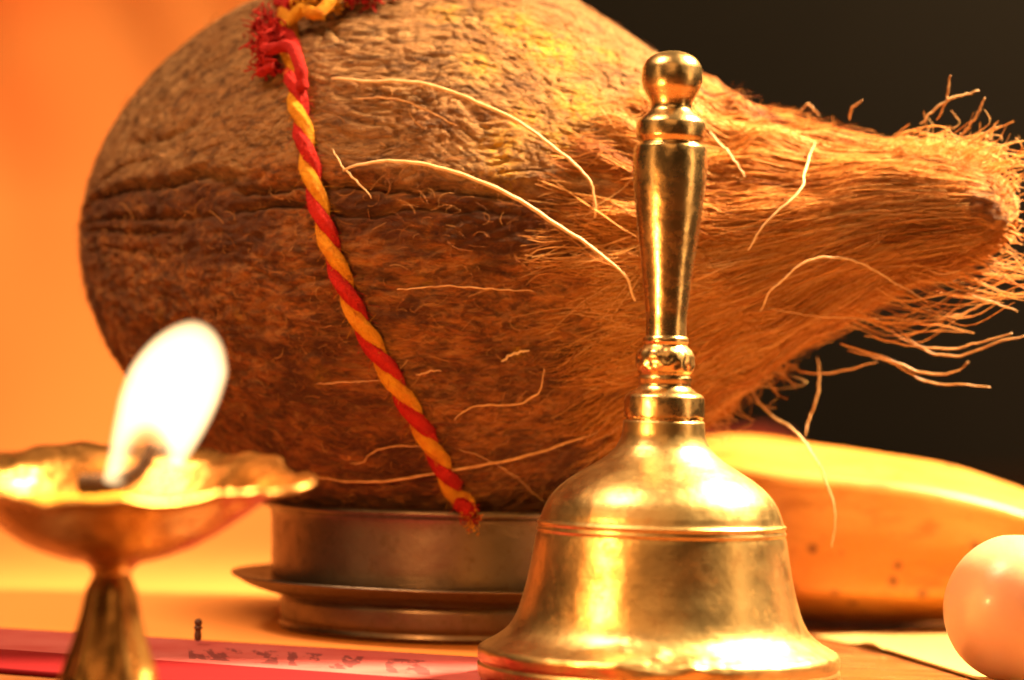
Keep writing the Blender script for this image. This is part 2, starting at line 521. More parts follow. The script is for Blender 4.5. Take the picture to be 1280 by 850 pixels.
# cream paper under the banana and the round fruit
cm_ = M("cream_paper"); cn = cm_.noise(cm_.coord(), 1.5, 5, .65)
cm_.set(Base_Color=cm_.mix(cm_.ramp(cm_.noise(cm_.coord(), 3.0, 3, .5), [(.62, 0.0), (.68, .6)]), cm_.mix(cn, (.52, .36, .14), (.44, .27, .09)), (.34, .20, .08)),
        Roughness=.45, Normal=cm_.bump(cn, .3, .001))
qa, qb = ground(1020, 797), ground(1330, 765)
qc, qd = ground(1330, 905), ground(1128, 812)
# four corners: far-left tip, far-right, near-right, near-left along the slanting front edge
sheet("cream_paper", [ground(1015, 798), ground(1400, 768), ground(1400, 905), ground(1090, 812)], 0.0, .05, cm_.m,
      "cream coloured paper lying in front of the banana under the round fruit", "paper",
      curl=lambda U, W, XY: .10 * sstep(.5, 1, W) * (1 - U) + .03 * np.sin(XY[..., 0] * 1.3))

# ------------------------------------------------------------------ brass hand bell
BELL_D = 45.0
S = BELL_D / FPX
bell_base = ground(822, 853, PAPER_TOP)
bell_base = np.array([bell_base[0], bell_base[1], PAPER_TOP])
BD = (bell_base[1] - CAM_POS[1])
S = BD / FPX
bell = thing("brass_bell", bell_base, "polished brass hand bell with turned handle standing in front of the coconut", "bell")
YB = 853.0
def prof(pts): return [(r * S, (YB - y) * S) for r, y in pts]
outer = prof([(216, 853), (222, 850), (225, 842), (225.5, 833), (223, 829.5), (225, 826), (225.5, 816), (223, 811.5), (214, 806), (199, 797), (187, 786), (178, 770), (171, 748), (165, 724), (160, 696), (155.8, 672),
              (154.5, 667), (155.5, 665.6), (155.5, 663.4), (154.3, 662), (154.0, 659), (155.1, 657.6), (155.2, 655), (152.8, 653.5),
              (149, 643), (142, 628), (131, 614), (117, 602), (100, 591), (82, 580), (67, 569), (57, 557), (52, 543), (51, 531), (50.5, 527.5)])
def densify(P, k=4):
    P = np.array(P); d = np.r_[0, np.cumsum(np.linalg.norm(np.diff(P, axis=0), axis=1))]
    q = np.sort(np.r_[d, np.linspace(0, d[-1], len(P) * k)])
    q = q[np.r_[True, np.diff(q) > 1e-4]]
    return hermite(d, P, q)
po = densify(outer, 5)
inner = [(p[0] - .18 if p[0] > .9 else max(p[0] - .3, 0.001), p[1]) for p in outer if p[1] < outer[-5][1]][::-1]
full = np.vstack([po, [(0.3, po[-1, 1])], [(0.25, po[-1, 1] - .35)], np.array(inner), [(outer[0][0] - .12, 0.0)], [po[0]]])
def bell_wob(V, th, P):
    # worn, chipped lip: a few shallow dents round the edge
    z = P[:, 1][:, None] + 0 * th
    rr = P[:, 0][:, None] + 0 * th
    lip = np.exp(-((z - (YB - 811) * S) / (.22)) ** 2) * (rr > 2.2)
    nn = fbm(np.stack([np.cos(th)[None] * 5 + 0 * z, np.sin(th)[None] * 5 + 0 * z, z * 3.5], -1), 4, .6)
    front = np.exp(-((th - 1.5 * np.pi) / .33) ** 2)[None]
    amt = (.012 + .060 * front) * lip * nn
    V[..., 0] += amt * np.cos(th); V[..., 1] += amt * np.sin(th); V[..., 2] += amt * .5
    return V
V, F = lathe(full, bell_base, 220, bell_wob)
mesh_obj("bell_body", V, F, mat_bell, bell)

hp = prof([(50.5, 527.5), (47, 526), (47, 523.6), (50, 522), (50.3, 510), (49.5, 498), (46, 494), (37, 489), (32, 482), (33.5, 474),
           (31, 470), (34.5, 465), (36.5, 456), (36.5, 448), (34.5, 441), (31, 437), (26.5, 432), (28.5, 428), (28, 424), (25.5, 421), (25.5, 400), (27.5, 380), (30.5, 350),
           (34, 322), (38.5, 290), (43, 254), (46, 224), (46.8, 205), (46, 191), (44.5, 184), (40, 181.5), (39, 179),
           (40.5, 176), (43, 171), (43.8, 162), (43, 155), (39, 149), (32, 143), (27, 138), (25.5, 133.5), (27, 127), (32, 117), (36.5, 108), (38.3, 97),
           (37.3, 86), (32.5, 76), (24, 69), (14, 65.2), (6, 63.7), (.05, 63.4)])
hd = densify(hp, 5)
dz = bell_base
k_split = np.searchsorted(hd[:, 1], (YB - 430) * S)
def ring_wob(V, th, P):
    z = P[:, 1][:, None] + 0 * th
    m = np.exp(-((z - (YB - 452) * S) / .22) ** 2)
    nn = noise(np.stack([np.cos(th)[None] * 4.2 + 0 * z, np.sin(th)[None] * 4.2 + 0 * z, z * 7], -1))
    V[..., 0] += .03 * m * nn * np.cos(th); V[..., 1] += .03 * m * nn * np.sin(th)
    nick = np.exp(-((z - (YB - 524) * S) / .05) ** 2) * fbm(np.stack([np.cos(th)[None] * 6 + 0 * z, np.sin(th)[None] * 6 + 0 * z, z * 5], -1), 3)
    V[..., 2] += .05 * nick
    return V
V, F = lathe(hd[:k_split + 1], bell_base, 160, ring_wob); mesh_obj("collar", V, F, mat_handle, bell)
V, F = lathe(hd[k_split:], bell_base, 128); mesh_obj("handle", V, F, mat_handle, bell)
V, F = lathe([(0.02, 2.9), (.09, 2.9), (.09, 1.2), (.25, 1.0), (.36, .75), (.3, .45), (.12, .3), (.01, .28)], bell_base, 32)
mesh_obj("clapper", V, F, mat_handle, bell)

# ------------------------------------------------------------------ steel pot on which the coconut sits
pot_c = ground(560, 797)
PD = 55.0
pc3 = at(560, 640, PD); pot_base = np.array([pc3[0], pc3[1], 0.0])
pot_base = np.array([pc3[0], pc3[1], .15])
pot = thing("metal_pot", pot_base, "dull brownish steel pot with a wide flange carrying the coconut", "pot")
pz = lambda z: z - .15
foot = densify([(.05, 0.02), (3.35, 0.0), (3.52, .03), (3.56, .10), (3.50, .17), (3.53, .24), (3.55, .62), (3.50, .74)], 4)
V, F = lathe(foot, pot_base, 128); mesh_obj("foot", V, F, mat_pot, pot)
dish = densify([(3.49, .74), (3.60, .75), (3.80, .79), (4.2, .91), (4.50, 1.07), (4.60, 1.13), (4.60, 1.165), (4.47, 1.15), (4.0, 1.08), (3.72, 1.06)], 4)
V, F = lathe(dish, pot_base, 160); mesh_obj("flange", V, F, mat_pot, pot)
RIM = 2.73
bowl = densify([(3.72, 1.06), (3.74, 1.12), (3.76, 2.0), (3.80, RIM - .22), (3.85, RIM - .18), (3.87, RIM - .1), (3.84, RIM - .03), (3.78, RIM), (3.72, RIM - .04), (3.68, RIM - .3), (3.64, 1.4), (3.2, 1.15), (.05, 1.12)], 4)
V, F = lathe(bowl, pot_base, 160); mesh_obj("bowl", V, F, mat_pot, pot)

# ------------------------------------------------------------------ coconut
XL, XR = 126.0, 1272.0
def depth_of(px): return 58.6 - 8.0 * (px - XL) / (XR - XL)
def axis_y(px): return hermite([107, 250, 400, 560, 730, 860, 950, 1050, 1100, 1160, 1230, 1272], [298, 309, 320, 327, 320, 313, 304, 286, 274, 265, 264, 264], px)
_rx = np.array([560, 650, 730, 800, 860, 900, 950, 1000, 1050, 1100, 1150, 1200, 1232, 1254, 1268, 1272.0])
_rr = np.array([368, 352, 312, 262, 222, 188, 156, 128, 104, 89, 76, 63, 50, 36, 20, .5])
def rad_px(px):
    px = np.asarray(px, float)
    t = np.clip((560 - px) / (560 - XL), 0, 1)
    left = 368 * (1 - t ** 1.82) ** .60
    return np.where(px < 560, left, hermite(_rx, _rr, np.maximum(px, 560)))
# station parameter: cosine spacing at the left pole
def px_of_u(u):
    a = XL + (XR - XL) * u
    return a
NU, NT = 620, 760
uu = np.linspace(0, 1, NU)
pxs = XL + (XR - XL) * (.5 * (uu ** 1.9) + .5 * uu)
pxs[0] = XL + .01
cen = np.array([at(p, y, depth_of(p)) for p, y in zip(pxs, axis_y(pxs))])
rad = rad_px(pxs) * depth_of(pxs) / FPX
AX = cen[-1] - cen[0]; AX /= np.linalg.norm(AX)
E1 = np.array([0, 0, 1.0]); E1 -= AX * E1.dot(AX); E1 /= np.linalg.norm(E1)      # up
E2 = np.cross(E1, AX)                                                         # towards ...
if E2[1] > 0: E2 = -E2                                                        # ... the camera
sta = (cen - cen[0]) @ AX
def surf(s_px, th, lift=0.0):
    """point on the smooth coconut: station px, angle (0 = towards camera, 90 deg = up)"""
    c = np.stack([np.interp(s_px, pxs, cen[:, k]) for k in range(3)], -1)
    r = np.interp(s_px, pxs, rad) + lift
    return c + r[..., None] * (np.cos(th)[..., None] * E2 + np.sin(th)[..., None] * E1)
# angle grid: dense on the camera side
ph = np.linspace(-1, 1, NT, endpoint=False)
th_g = np.pi * (.62 * ph + .38 * ph ** 3)
TH, PX = np.meshgrid(th_g, pxs)
Rr = np.repeat(rad[:, None], NT, 1)
Aa = np.repeat(sta[:, None], NT, 1)
C1 = Rr * np.sin(TH); C2 = Rr * np.cos(TH)
P = np.stack([Aa, C1, C2], -1)
tuftm = sstep(790, 905, PX + 60 * noise(P * .55) - 70 * np.clip(np.sin(TH), 0, 1))
hi = np.sin(TH)
w1 = .05 * noise(P * np.array([.35, .6, .6]))
skin = sstep(.17, .27, hi + w1 + .06 * noise(P * np.array([.9, 2.5, 2.5]))) * (1 - sstep(850, 930, PX + 40 * noise(P * .8)))
skin = np.maximum(skin, .0)
back = 1 - sstep(-.9, -.3, np.cos(TH))
# wrinkles of the dried skin: warped ridges stretched along the nut
Wp = P * np.array([.65, 3.2, 3.2]) + 1.1 * np.stack([noise(P * .7), noise(P * .7 + 9), noise(P * .7 + 21)], -1)
n1 = 1 - np.abs(noise(Wp)) * 2.2; n2 = 1 - np.abs(noise(Wp * 2.3 + 5)) * 2.2
ck1 = np.clip(1 - np.abs(noise(Wp)) * 5.5, 0, 1); ck2 = np.clip(1 - np.abs(noise(Wp * 1.9 + 5)) * 4.5, 0, 1)
wr = .05 - .062 * ck1 * sstep(-.25, .25, noise(P * 1.3 + 40)) - .036 * ck2 + .035 * noise(Wp * .8 + 60) + .018 * noise(Wp * 5.5)
Wf = P * np.array([.9, 3.0, 3.0]) + .8 * np.stack([noise(P * 1.1 + 2), noise(P * 1.1 + 19), noise(P * 1.1 + 31)], -1)
rough = .055 * noise(Wf) + .050 * noise(Wf * 2.2 + 3) + .035 * noise(P * np.array([3, 7, 7.]))
tw = P * np.array([.22, 1.5, 1.5])
tf = .30 * noise(tw) + .10 * noise(P * np.array([.35, 3.4, 3.4])) + .05 * noise(P * np.array([.5, 8, 8.]))
disp = skin * wr + (1 - skin) * (1 - tuftm) * rough + tuftm * tf
disp += .10 * noise(P * .33) + .05 * noise(P * .8)
def groove(s0, wdt, dep, x0, x1, wobble=.02):
    d = hi - (s0 + wobble * noise(np.stack([Aa * .8, Aa * 0 + s0 * 40, Aa * 0], -1)) + .012 * noise(np.stack([Aa * 3, Aa * 0 + s0 * 90, Aa * 0], -1)))
    return -dep * np.exp(-(d / wdt) ** 2) * sstep(x0, x0 + 60, PX) * (1 - sstep(x1 - 80, x1, PX)) * (np.cos(TH) > 0)
fade = sstep(107, 150, PX)
disp += groove(.205, .020, .22, 125, 500) + groove(.165, .013, .24, 420, 800)
disp += groove(.075, .014, .15, 150, 480) + groove(.105, .012, .24, 430, 780, .03) + groove(-.07, .010, .08, 160, 420, .05) + groove(-.12, .010, .09, 450, 800, .06) + groove(.02, .012, .12, 170, 400)
disp += groove(.40, .018, .14, 250, 420, .06) + groove(.31, .014, .11, 180, 360, .05)
disp += .06 * np.exp(-((hi - .245) / .035) ** 2) * (1 - tuftm)      # slight shelf above the main groove
disp *= sstep(107, 122, PX)
# broken end of the tuft
endm = sstep(1225, 1262, PX)
disp += endm * (.20 * noise(P * np.array([2.0, 3.0, 3.0])))
Vh = cen[:, None, :] + (Rr + disp)[..., None] * (np.cos(TH)[..., None] * E2 + np.sin(TH)[..., None] * E1)
Vh = Vh.reshape(-1, 3)
coco_base = np.array([cen[np.searchsorted(pxs, 560)][0], cen[np.searchsorted(pxs, 560)][1], Vh[:, 2].min()])
coco = thing("coconut", coco_base, "large brown husked coconut with a fibrous tuft on the metal pot", "coconut")
Fh = grid_faces(NU, NT)
husk = mesh_obj("husk", Vh, Fh, mat_husk, coco)
attr(husk, "skin", skin.ravel()); attr(husk, "tuft", tuftm.ravel()); attr(husk, "relief", disp.ravel())
# lowres surface for ray casts
st = (slice(None, None, 4), slice(None, None, 4))
Vl = Vh.reshape(NU, NT, 3)[::4, ::4]
bvh = BVHTree.FromPolygons([Vector(v) for v in Vl.reshape(-1, 3)], [tuple(int(i) for i in f) for f in grid_faces(Vl.shape[0], Vl.shape[1])])
def cast(px, py, lift=0.0):
    d = Vector(ray_dir(px, py)); 
    h, n, i, dist = bvh.ray_cast(Vector(CAM_POS), d.normalized())
    if h is None:
        return at(px, py, depth_of(px))
    n = Vector(n)
    if n.dot(d) > 0: n = -n
    return np.array(h + n * lift)
# turmeric stains
tur = np.zeros(len(Vh))
for (bx, by, br, st_) in [(690, 60, .9, 1), (640, 28, .7, .9), (725, 130, .7, .9), (625, 185, .55, 1), (600, 80, .5, .8), (700, 175, .5, .8), (760, 70, .5, .6), (655, 150, .5, .7), (560, 15, .5, .6),
                          (630, 225, .5, .6), (648, 440, .16, .8), (400, 470, .3, .25), (530, 350, .25, .3), (300, 395, .2, .3), (200, 395, .2, .3)]:
    c = cast(bx, by)
    dd = np.linalg.norm(Vh - c, axis=1)
    tur = np.maximum(tur, st_ * np.exp(-(dd / (br * .72)) ** 2))
attr(husk, "turmeric", tur)

# tuft: thousands of long fibres lying along the neck of the nut ----------------
def tuft_strands(N):
    K = 11
    th0 = RNG.uniform(-2.5, 2.5, N)
    clump = np.round(th0 * 9) / 9 + .02 * RNG.normal(size=N)
    th0 = .45 * th0 + .55 * clump
    s0 = RNG.uniform(800, 1190, N)
    s0 = np.where(RNG.random(N) < .25, RNG.uniform(800, 900, N), s0)
    s0 = s0 - 55 * RNG.random(N) * (s0 < 900)
    s0 = np.maximum(s0, 745 + 115 * np.clip(np.sin(th0), 0, 1) + 30 * RNG.random(N))
    ln = RNG.uniform(60, 330, N)
    s1 = np.minimum(s0 + ln, 1240 + 42 * noise(np.stack([th0 * 3.2, 0 * th0, 0 * th0 + 3.3], -1)) + RNG.normal(size=N) * 15)
    t = np.linspace(0, 1, K)[None]
    s = s0[:, None] + (s1 - s0)[:, None] * t
    drift = RNG.normal(size=N)[:, None] * .17 * t + .05 * np.sin(t * RNG.uniform(2, 7, N)[:, None] + RNG.uniform(0, 6, N)[:, None]) * RNG.random(N)[:, None]
    th = th0[:, None] + drift
    aa = np.interp(s, pxs, sta); ra = np.interp(s, pxs, rad)
    Q = np.stack([aa, ra * np.sin(th), ra * np.cos(th)], -1)
    base = RNG.uniform(.0, .14, N)[:, None] + .30 * noise(Q * np.array([.22, 1.5, 1.5])) + .12 * noise(Q * np.array([.35, 3.4, 3.4]))
    lift = base + (RNG.random(N) ** 4)[:, None] * .5 * t ** 2
    lift = lift * (1 - .45 * sstep(1000, 1120, s))
    lift = lift * (1 - .7 * (s > 1180) * ((s - 1180) / 90)) - .05 * (t == 0)
    Pn = surf(s, th, lift)
    wv = .060 * np.stack([noise(np.stack([s / 45, th0[:, None] * 31 + 0 * t, 0 * s + q], -1)) for q in (0.5, 7.7, 14.1)], -1)
    Pn = Pn + wv
    rd = RNG.uniform(.007, .015, N)[:, None] * (.25 + .75 * np.sin(np.clip(t * 1.1 + .04, 0, 1) * np.pi) ** .6)
    tint = np.clip(.52 + .17 * RNG.normal(size=N) + .8 * noise(np.stack([th0 * 4, s0 / 190, 0 * s0], -1)), 0, 1)
    return Pn, rd, tint, K
Pn, rd, tint, K = tuft_strands(15000)
V, F = tubes(Pn, rd, 3)
tf_o = mesh_obj("fibre_tuft", V, F, mat_tuft, coco); tag(tf_o, kind='stuff')
attr(tf_o, "tint", np.repeat(tint, K * 3))

# loose wisps leaving the tuft along its upper edge, its tip and below it
def wisps():
    K = 16; L = []; Rd = []; T = []
    def add(p, r, t):
        L.append(catmull(np.array(p), K)); Rd.append(r * (1 - .5 * np.linspace(0, 1, K))); T.append(t)
    for i in range(240):                                # short frizz all along both edges
        up = random.random() < .5; s = random.uniform(1070 if up and random.random() < .75 else 870, 1262)
        thc = (math.pi / 2 if up else -math.pi / 2) + random.gauss(0, .45)
        p0 = surf(np.array([s]), np.array([thc]), 0.0)[0]
        out = surf(np.array([s]), np.array([thc]), 1.0)[0] - p0
        L0 = random.uniform(.25, .95) * (1.0 if s > 1080 else .65)
        a = AX * L0 * random.uniform(.5, 1.0) ; o = out * L0 * random.uniform(.03, .5 if s > 1080 else .25)
        j = lambda q: np.array([random.gauss(0, q) for _ in range(3)])
        curl = out * random.gauss(0, .22) * L0
        add([p0, p0 + a * .35 + o * .25 + j(.03), p0 + a * .7 + o * .65 + curl * .5 + j(.06), p0 + a * (1.0 + random.uniform(-.1, .3)) + o + curl + j(.1)],
            random.uniform(.007, .013), random.uniform(.45, 1))
    for i in range(150):                                # fuzz standing off the bright top shoulder by the bell and the top right corner
        if i < 14: px, py = random.uniform(880, 1010), None
        else: px, py = random.uniform(1090, 1235), None
        thc = math.pi / 2 + random.gauss(0, .25)
        p0 = surf(np.array([px]), np.array([thc]), -.02)[0]
        q = random.uniform(.4, 1.25) if i >= 14 else random.uniform(.3, .7)
        c1 = p0 + AX * q * .4 + E1 * q * random.uniform(.05, .3)
        c2 = p0 + AX * q * random.uniform(.7, 1.0) + E1 * q * random.uniform(.05, .5) + E2 * random.gauss(0, .2)
        c3 = c2 + AX * q * random.uniform(-.15, .5) + E1 * q * random.uniform(-.35, .35)
        add([p0, c1, c2, c3], random.uniform(.008, .015), random.uniform(.5, 1))
    for i in range(74):                                 # bearded fibres swinging out below the tip
        s = random.uniform(1030, 1225); thc = -math.pi / 2 + random.gauss(.1, .28)
        p0 = surf(np.array([s]), np.array([thc]), .0)[0]
        q = random.uniform(.9, 2.7)
        d1 = AX * q * .35 - E1 * q * random.uniform(.05, .22)
        d2 = AX * q * .75 - E1 * q * random.uniform(.10, .32)
        d3 = AX * q * random.uniform(1.0, 1.25) - E1 * q * random.uniform(-.08, .26)
        e = E2 * random.gauss(0, .3)
        add([p0, p0 + d1 + e * .3, p0 + d2 + e * .7, p0 + d3 + e], random.uniform(.007, .014), random.uniform(.35, .95))
    for i in range(60):                                 # hanging curls near the bell neck
        px = random.uniform(860, 985)
        p0 = surf(np.array([px]), np.array([-1.45 + random.gauss(0, .2)]), 0)[0]
        q = random.uniform(.25, .9)
        add([p0, p0 - E1 * q * .4 + AX * random.gauss(0, .12), p0 - E1 * q * .8 + AX * random.gauss(.1, .2), p0 - E1 * q + AX * random.gauss(.15, .3)],
            random.uniform(.007, .012), random.uniform(.4, 1))
    for i in range(170):                                # torn ends standing out of the tip
        s = random.uniform(1195, 1262); thc = random.uniform(-math.pi, math.pi)
        p0 = surf(np.array([s]), np.array([thc]), -.1)[0]
        out = surf(np.array([s]), np.array([thc]), .9)[0] - p0
        q = random.uniform(.10, .38)
        add([p0, p0 + AX * q * .5 + out * q * .2, p0 + AX * q * .8 + out * q * random.uniform(.1, .7), p0 + AX * q * random.uniform(.9, 1.2) + out * q * random.uniform(0, .8)],
            random.uniform(.010, .02), random.uniform(.3, .9))
    V, F = tubes(np.array(L), np.array(Rd), 4)
    o = mesh_obj("fibre_wisps", V, F, mat_tuft, coco); tag(o, kind='stuff')
    attr(o, "tint", np.repeat(np.array(T), K * 4))
wisps()

# fine curly fuzz felted over the lower body, sparse on the skin, and hairs off the outline
def fuzz(N):
    K = 7
    s = RNG.uniform(112, 830, N); th = RNG.uniform(-1.75, 1.9, N)
    keep = (np.sin(th) < .2) | (RNG.random(N) < .22)
    s, th = s[keep], th[keep]; N = len(s)
    t = np.linspace(0, 1, K)[None]
    ang = RNG.normal(size=N) * .8 + RNG.choice([0, math.pi], N)
    ln = RNG.uniform(.12, .55, N)
    curv = RNG.normal(size=N) * 2.2
    ar = np.interp(s, pxs, rad)
    al = ang[:, None] + curv[:, None] * t
    ds = np.cumsum(np.cos(al) * ln[:, None] / K, 1) * 57.0
    dt = np.cumsum(np.sin(al) * ln[:, None] / K, 1) / np.maximum(ar, .8)[:, None]
    lf = .03 + .07 * RNG.random(N)[:, None] * np.sin(t * math.pi) + (RNG.random(N) ** 6)[:, None] * .25 * t
    lf = lf + .05 * noise(np.stack([s / 60, th * 5, 0 * s], -1))[:, None]
    Pn = surf(s[:, None] + ds, th[:, None] + dt, lf)
    rd = RNG.uniform(.004, .009, N)[:, None] * (1 - .5 * t)
    tint = np.clip(.45 + .28 * RNG.normal(size=N), 0, 1)
    V, F = tubes(Pn, rd, 3)
    o = mesh_obj("husk_fuzz", V, F, mat_fuzz, coco); tag(o, kind='stuff')
    attr(o, "tint", np.repeat(tint, K * 3))
fuzz(4000)

# the long stray fibres one can tell apart
def stray(pts, r, mat, free=False, flat=False):
    if not free: pts = [(x, y, l + (.36 if x > 850 else .03)) for x, y, l in pts]
    if free: P = [at(x, y, l) for x, y, l in pts]
    else:
        fwd = CR @ np.array([0, 0, -1.0])
        dd = np.array([(cast(x, y, l) - CAM_POS) @ fwd for x, y, l in pts])
        tt = np.linspace(0, 1, len(pts)); fit = np.polyval(np.polyfit(tt, dd, 2 if len(pts) > 4 else 1), tt)
        fit -= np.clip(np.max(fit - dd), 0, .35) * .8
        P = [at(x, y, min(q, e + .1)) for (x, y, l), q, e in zip(pts, fit, dd)]
    n = 44
    C = catmull(P, n)
    t = np.linspace(0, 1, n)
    C = C + min(.022, .005 * np.linalg.norm(C[-1] - C[0])) * np.stack([noise(np.stack([t * 23, 0 * t + q, 0 * t + pts[0][1]], -1)) for q in (.9, 5.4, 9.8)], -1) + .030 * np.stack([noise(np.stack([t * 9, 0 * t + q, 0 * t + pts[0][0]], -1)) for q in (.3, 4.4, 8.8)], -1)
    rr = .74 * r * (.22 + .65 * np.sin(np.clip(t * 1.25 + .12, 0, 1.3) * math.pi / 1.42) ** .6) * (1 + .12 * noise(np.stack([t * 14, 0 * t, 0 * t + r * 99], -1)))
    V, F = frames_tube(C, rr, 8)
    return mesh_obj("stray_fibre", V, F, mat, coco)
stray([(415, 98, .06), (455, 102, .16), (500, 101, .22), (560, 114, .24), (640, 148, .26), (700, 190, .26), (735, 222, .24), (744, 248, .18), (743, 272, .04)], .058, mat_pale)
stray([(428, 213, .05), (455, 204, .12), (490, 202, .18), (560, 212, .24), (640, 246, .3), (700, 284, .32), (750, 318, .3), (783, 348, .25), (794, 376, .15)], .062, mat_pale)
stray([(440, 124, .04), (475, 122, .12), (510, 128, .16), (545, 144, .14), (572, 158, .08)], .030, mat_tan)
stray([(416, 186, .04), (426, 205, .15), (445, 226, .18), (465, 248, .1)], .028, mat_pale)
stray([(395, 597, .1), (440, 602, .12), (500, 599, .14), (560, 589, .14), (640, 574, .15), (705, 556, .16), (765, 533, .15)], .050, mat_tan)
stray([(568, 525, .03), (580, 514, .1), (603, 506, .14), (640, 507, .15), (665, 497, .16), (676, 486, .17), (681, 460, .2)], .034, mat_tan)
stray([(438, 579, .03), (454, 578, .08), (464, 567, .1), (485, 559, .1), (534, 557, .06)], .028, mat_tan)
stray([(575, 562, .04), (610, 575, .1), (645, 597, .12), (685, 632, .1)], .020, mat_tan)
stray([(395, 480, .03), (430, 478, .1), (480, 476, .1)], .022, mat_tan)
stray([(520, 470, .04), (535, 465, .1), (552, 463, .05)], .030, mat_tan)
stray([(626, 452, .02), (640, 443, .08), (662, 438, .05)], .040, mat_pale)
stray([(495, 362, .04), (560, 358, .1), (620, 362, .1), (668, 364, .05)], .024, mat_tan)
stray([(935, 312, .1), (945, 295, .22), (968, 268, .3), (1000, 238, .32), (1006, 212, .3), (1018, 178, .2)], .036, mat_pale)
stray([(950, 390, .1), (962, 366, .22), (985, 345, .28), (1012, 325, .3), (1055, 322, .3), (1100, 342, .3), (1160, 376, .2)], .030, mat_pale)
stray([(888, 165, .1), (905, 185, .2), (918, 200, .22), (932, 222, .1)], .036, mat_pale)
stray([(960, 385, .15), (1010, 394, .2), (1080, 398, .2), (1135, 392, .1)], .022, mat_tan)
D = depth_of
stray([(1022, 446, 53.2), (1024, 470, 53.2), (1020, 500, 53.1), (1012, 524, 53.0), (1006, 545, 52.8)], .034, mat_tan, free=True)
stray([(938, 486, 53.4), (960, 515, 53.0), (995, 540, 52.4), (1020, 575, 52.0), (1036, 612, 51.9), (1043, 645, 51.9), (1040, 684, 51.9)], .040, mat_pale, free=True)
stray([(985, 456, 53), (1010, 466, 52.7), (1050, 464, 52.4), (1096, 452, 52)], .030, mat_tan, free=True)
stray([(1160, 372, 51), (1190, 368, 50.8), (1230, 374, 50.7), (1272, 390, 50.6)], .036, mat_pale, free=True)
stray([(1120, 410, 51.5), (1160, 440, 51.4), (1200, 444, 51.3), (1240, 430, 51.2), (1284, 420, 51.2)], .036, mat_tan, free=True)
stray([(1060, 438, 52), (1110, 452, 51.7), (1160, 478, 51.6), (1200, 480, 51.4), (1238, 484, 51.3)], .034, mat_tan, free=True)
stray([(1050, 430, 52), (1100, 445, 51.7), (1150, 465, 51.6), (1190, 466, 51.4), (1212, 452, 51.3)], .040, mat_tan, free=True)
stray([(1100, 396, 51.5), (1140, 400, 51.4), (1190, 396, 51.3), (1236, 378, 51.2)], .034, mat_tan, free=True)
stray([(1080, 420, 51.5), (1130, 430, 51.4), (1190, 436, 51.3), (1266, 416, 51.2)], .034, mat_tan, free=True)
stray([(1170, 150, 51), (1182, 128, 50.9), (1187, 94, 50.8)], .036, mat_tan, free=True)
stray([(1150, 155, 51), (1180, 128, 50.9), (1224, 113, 50.8)], .040, mat_pale, free=True)
stray([(1200, 170, 50.8), (1218, 148, 50.7), (1231, 122, 50.6)], .038, mat_tan, free=True)
stray([(1210, 180, 50.8), (1232, 166, 50.7), (1252, 156, 50.6)], .038, mat_tan, free=True)
stray([(1062, 150, 51.8), (1064, 136, 51.6), (1078, 126, 51.5)], .030, mat_tan, free=True)
stray([(1000, 140, 52.2), (1010, 130, 52.2), (1024, 145, 52.2)], .026, mat_tan, free=True)
stray([(1174, 226, .05), (1177, 220, .3)], .05, mat_pale) if False else None

# ------------------------------------------------------------------ red and yellow cord round the coconut
cord_px = [(357, -6), (360, 25), (365, 60), (371, 105), (377, 145), (386, 190), (401, 250), (424, 325), (455, 395), (490, 458), (525, 518), (553, 572), (573, 612)]
on = [cast(x, y, 0) for x, y in cord_px]
on_s = np.array([np.interp((p - cen[0]) @ AX, sta, pxs) for p in on])
def ang(p):
    s = np.interp((p - cen[0]) @ AX, sta, pxs)
    c = np.array([np.interp(s, pxs, cen[:, k]) for k in range(3)])
    return math.atan2((p - c) @ E1, (p - c) @ E2)
on_t = np.array([ang(p) for p in on])
# go on over the top and round the back
k = 10
bt = np.linspace(on_t[0] + .25, math.pi + 1.25, k)
bs = np.linspace(on_s[0] - 4, 560, k)
backpts = surf(bs, bt, np.full(k, .12))[::-1]
front = surf(on_s, on_t, np.full(len(on_s), .19))
end = np.array([at(581, 630, 50.95), at(588, 647, 50.75)])
path = catmull(np.vstack([backpts, front, end]), 900)
seg = np.r_[0, np.cumsum(np.linalg.norm(np.diff(path, axis=0), axis=1))]
cord_base = path[-1].copy()
cord = thing("sacred_thread", (cord_base[0], cord_base[1], cord_base[2]), "twisted red and yellow cotton cord tied round the coconut", "cord")
T = np.gradient(path, axis=0); T /= np.linalg.norm(T, axis=1, keepdims=True)
view = path - CAM_POS; view /= np.linalg.norm(view, axis=1, keepdims=True)
side = np.cross(T, view); side /= np.linalg.norm(side, axis=1, keepdims=True)
nrm = np.cross(side, T)
PERIOD = 1.46
phi = seg / PERIOD * 2 * math.pi + .8
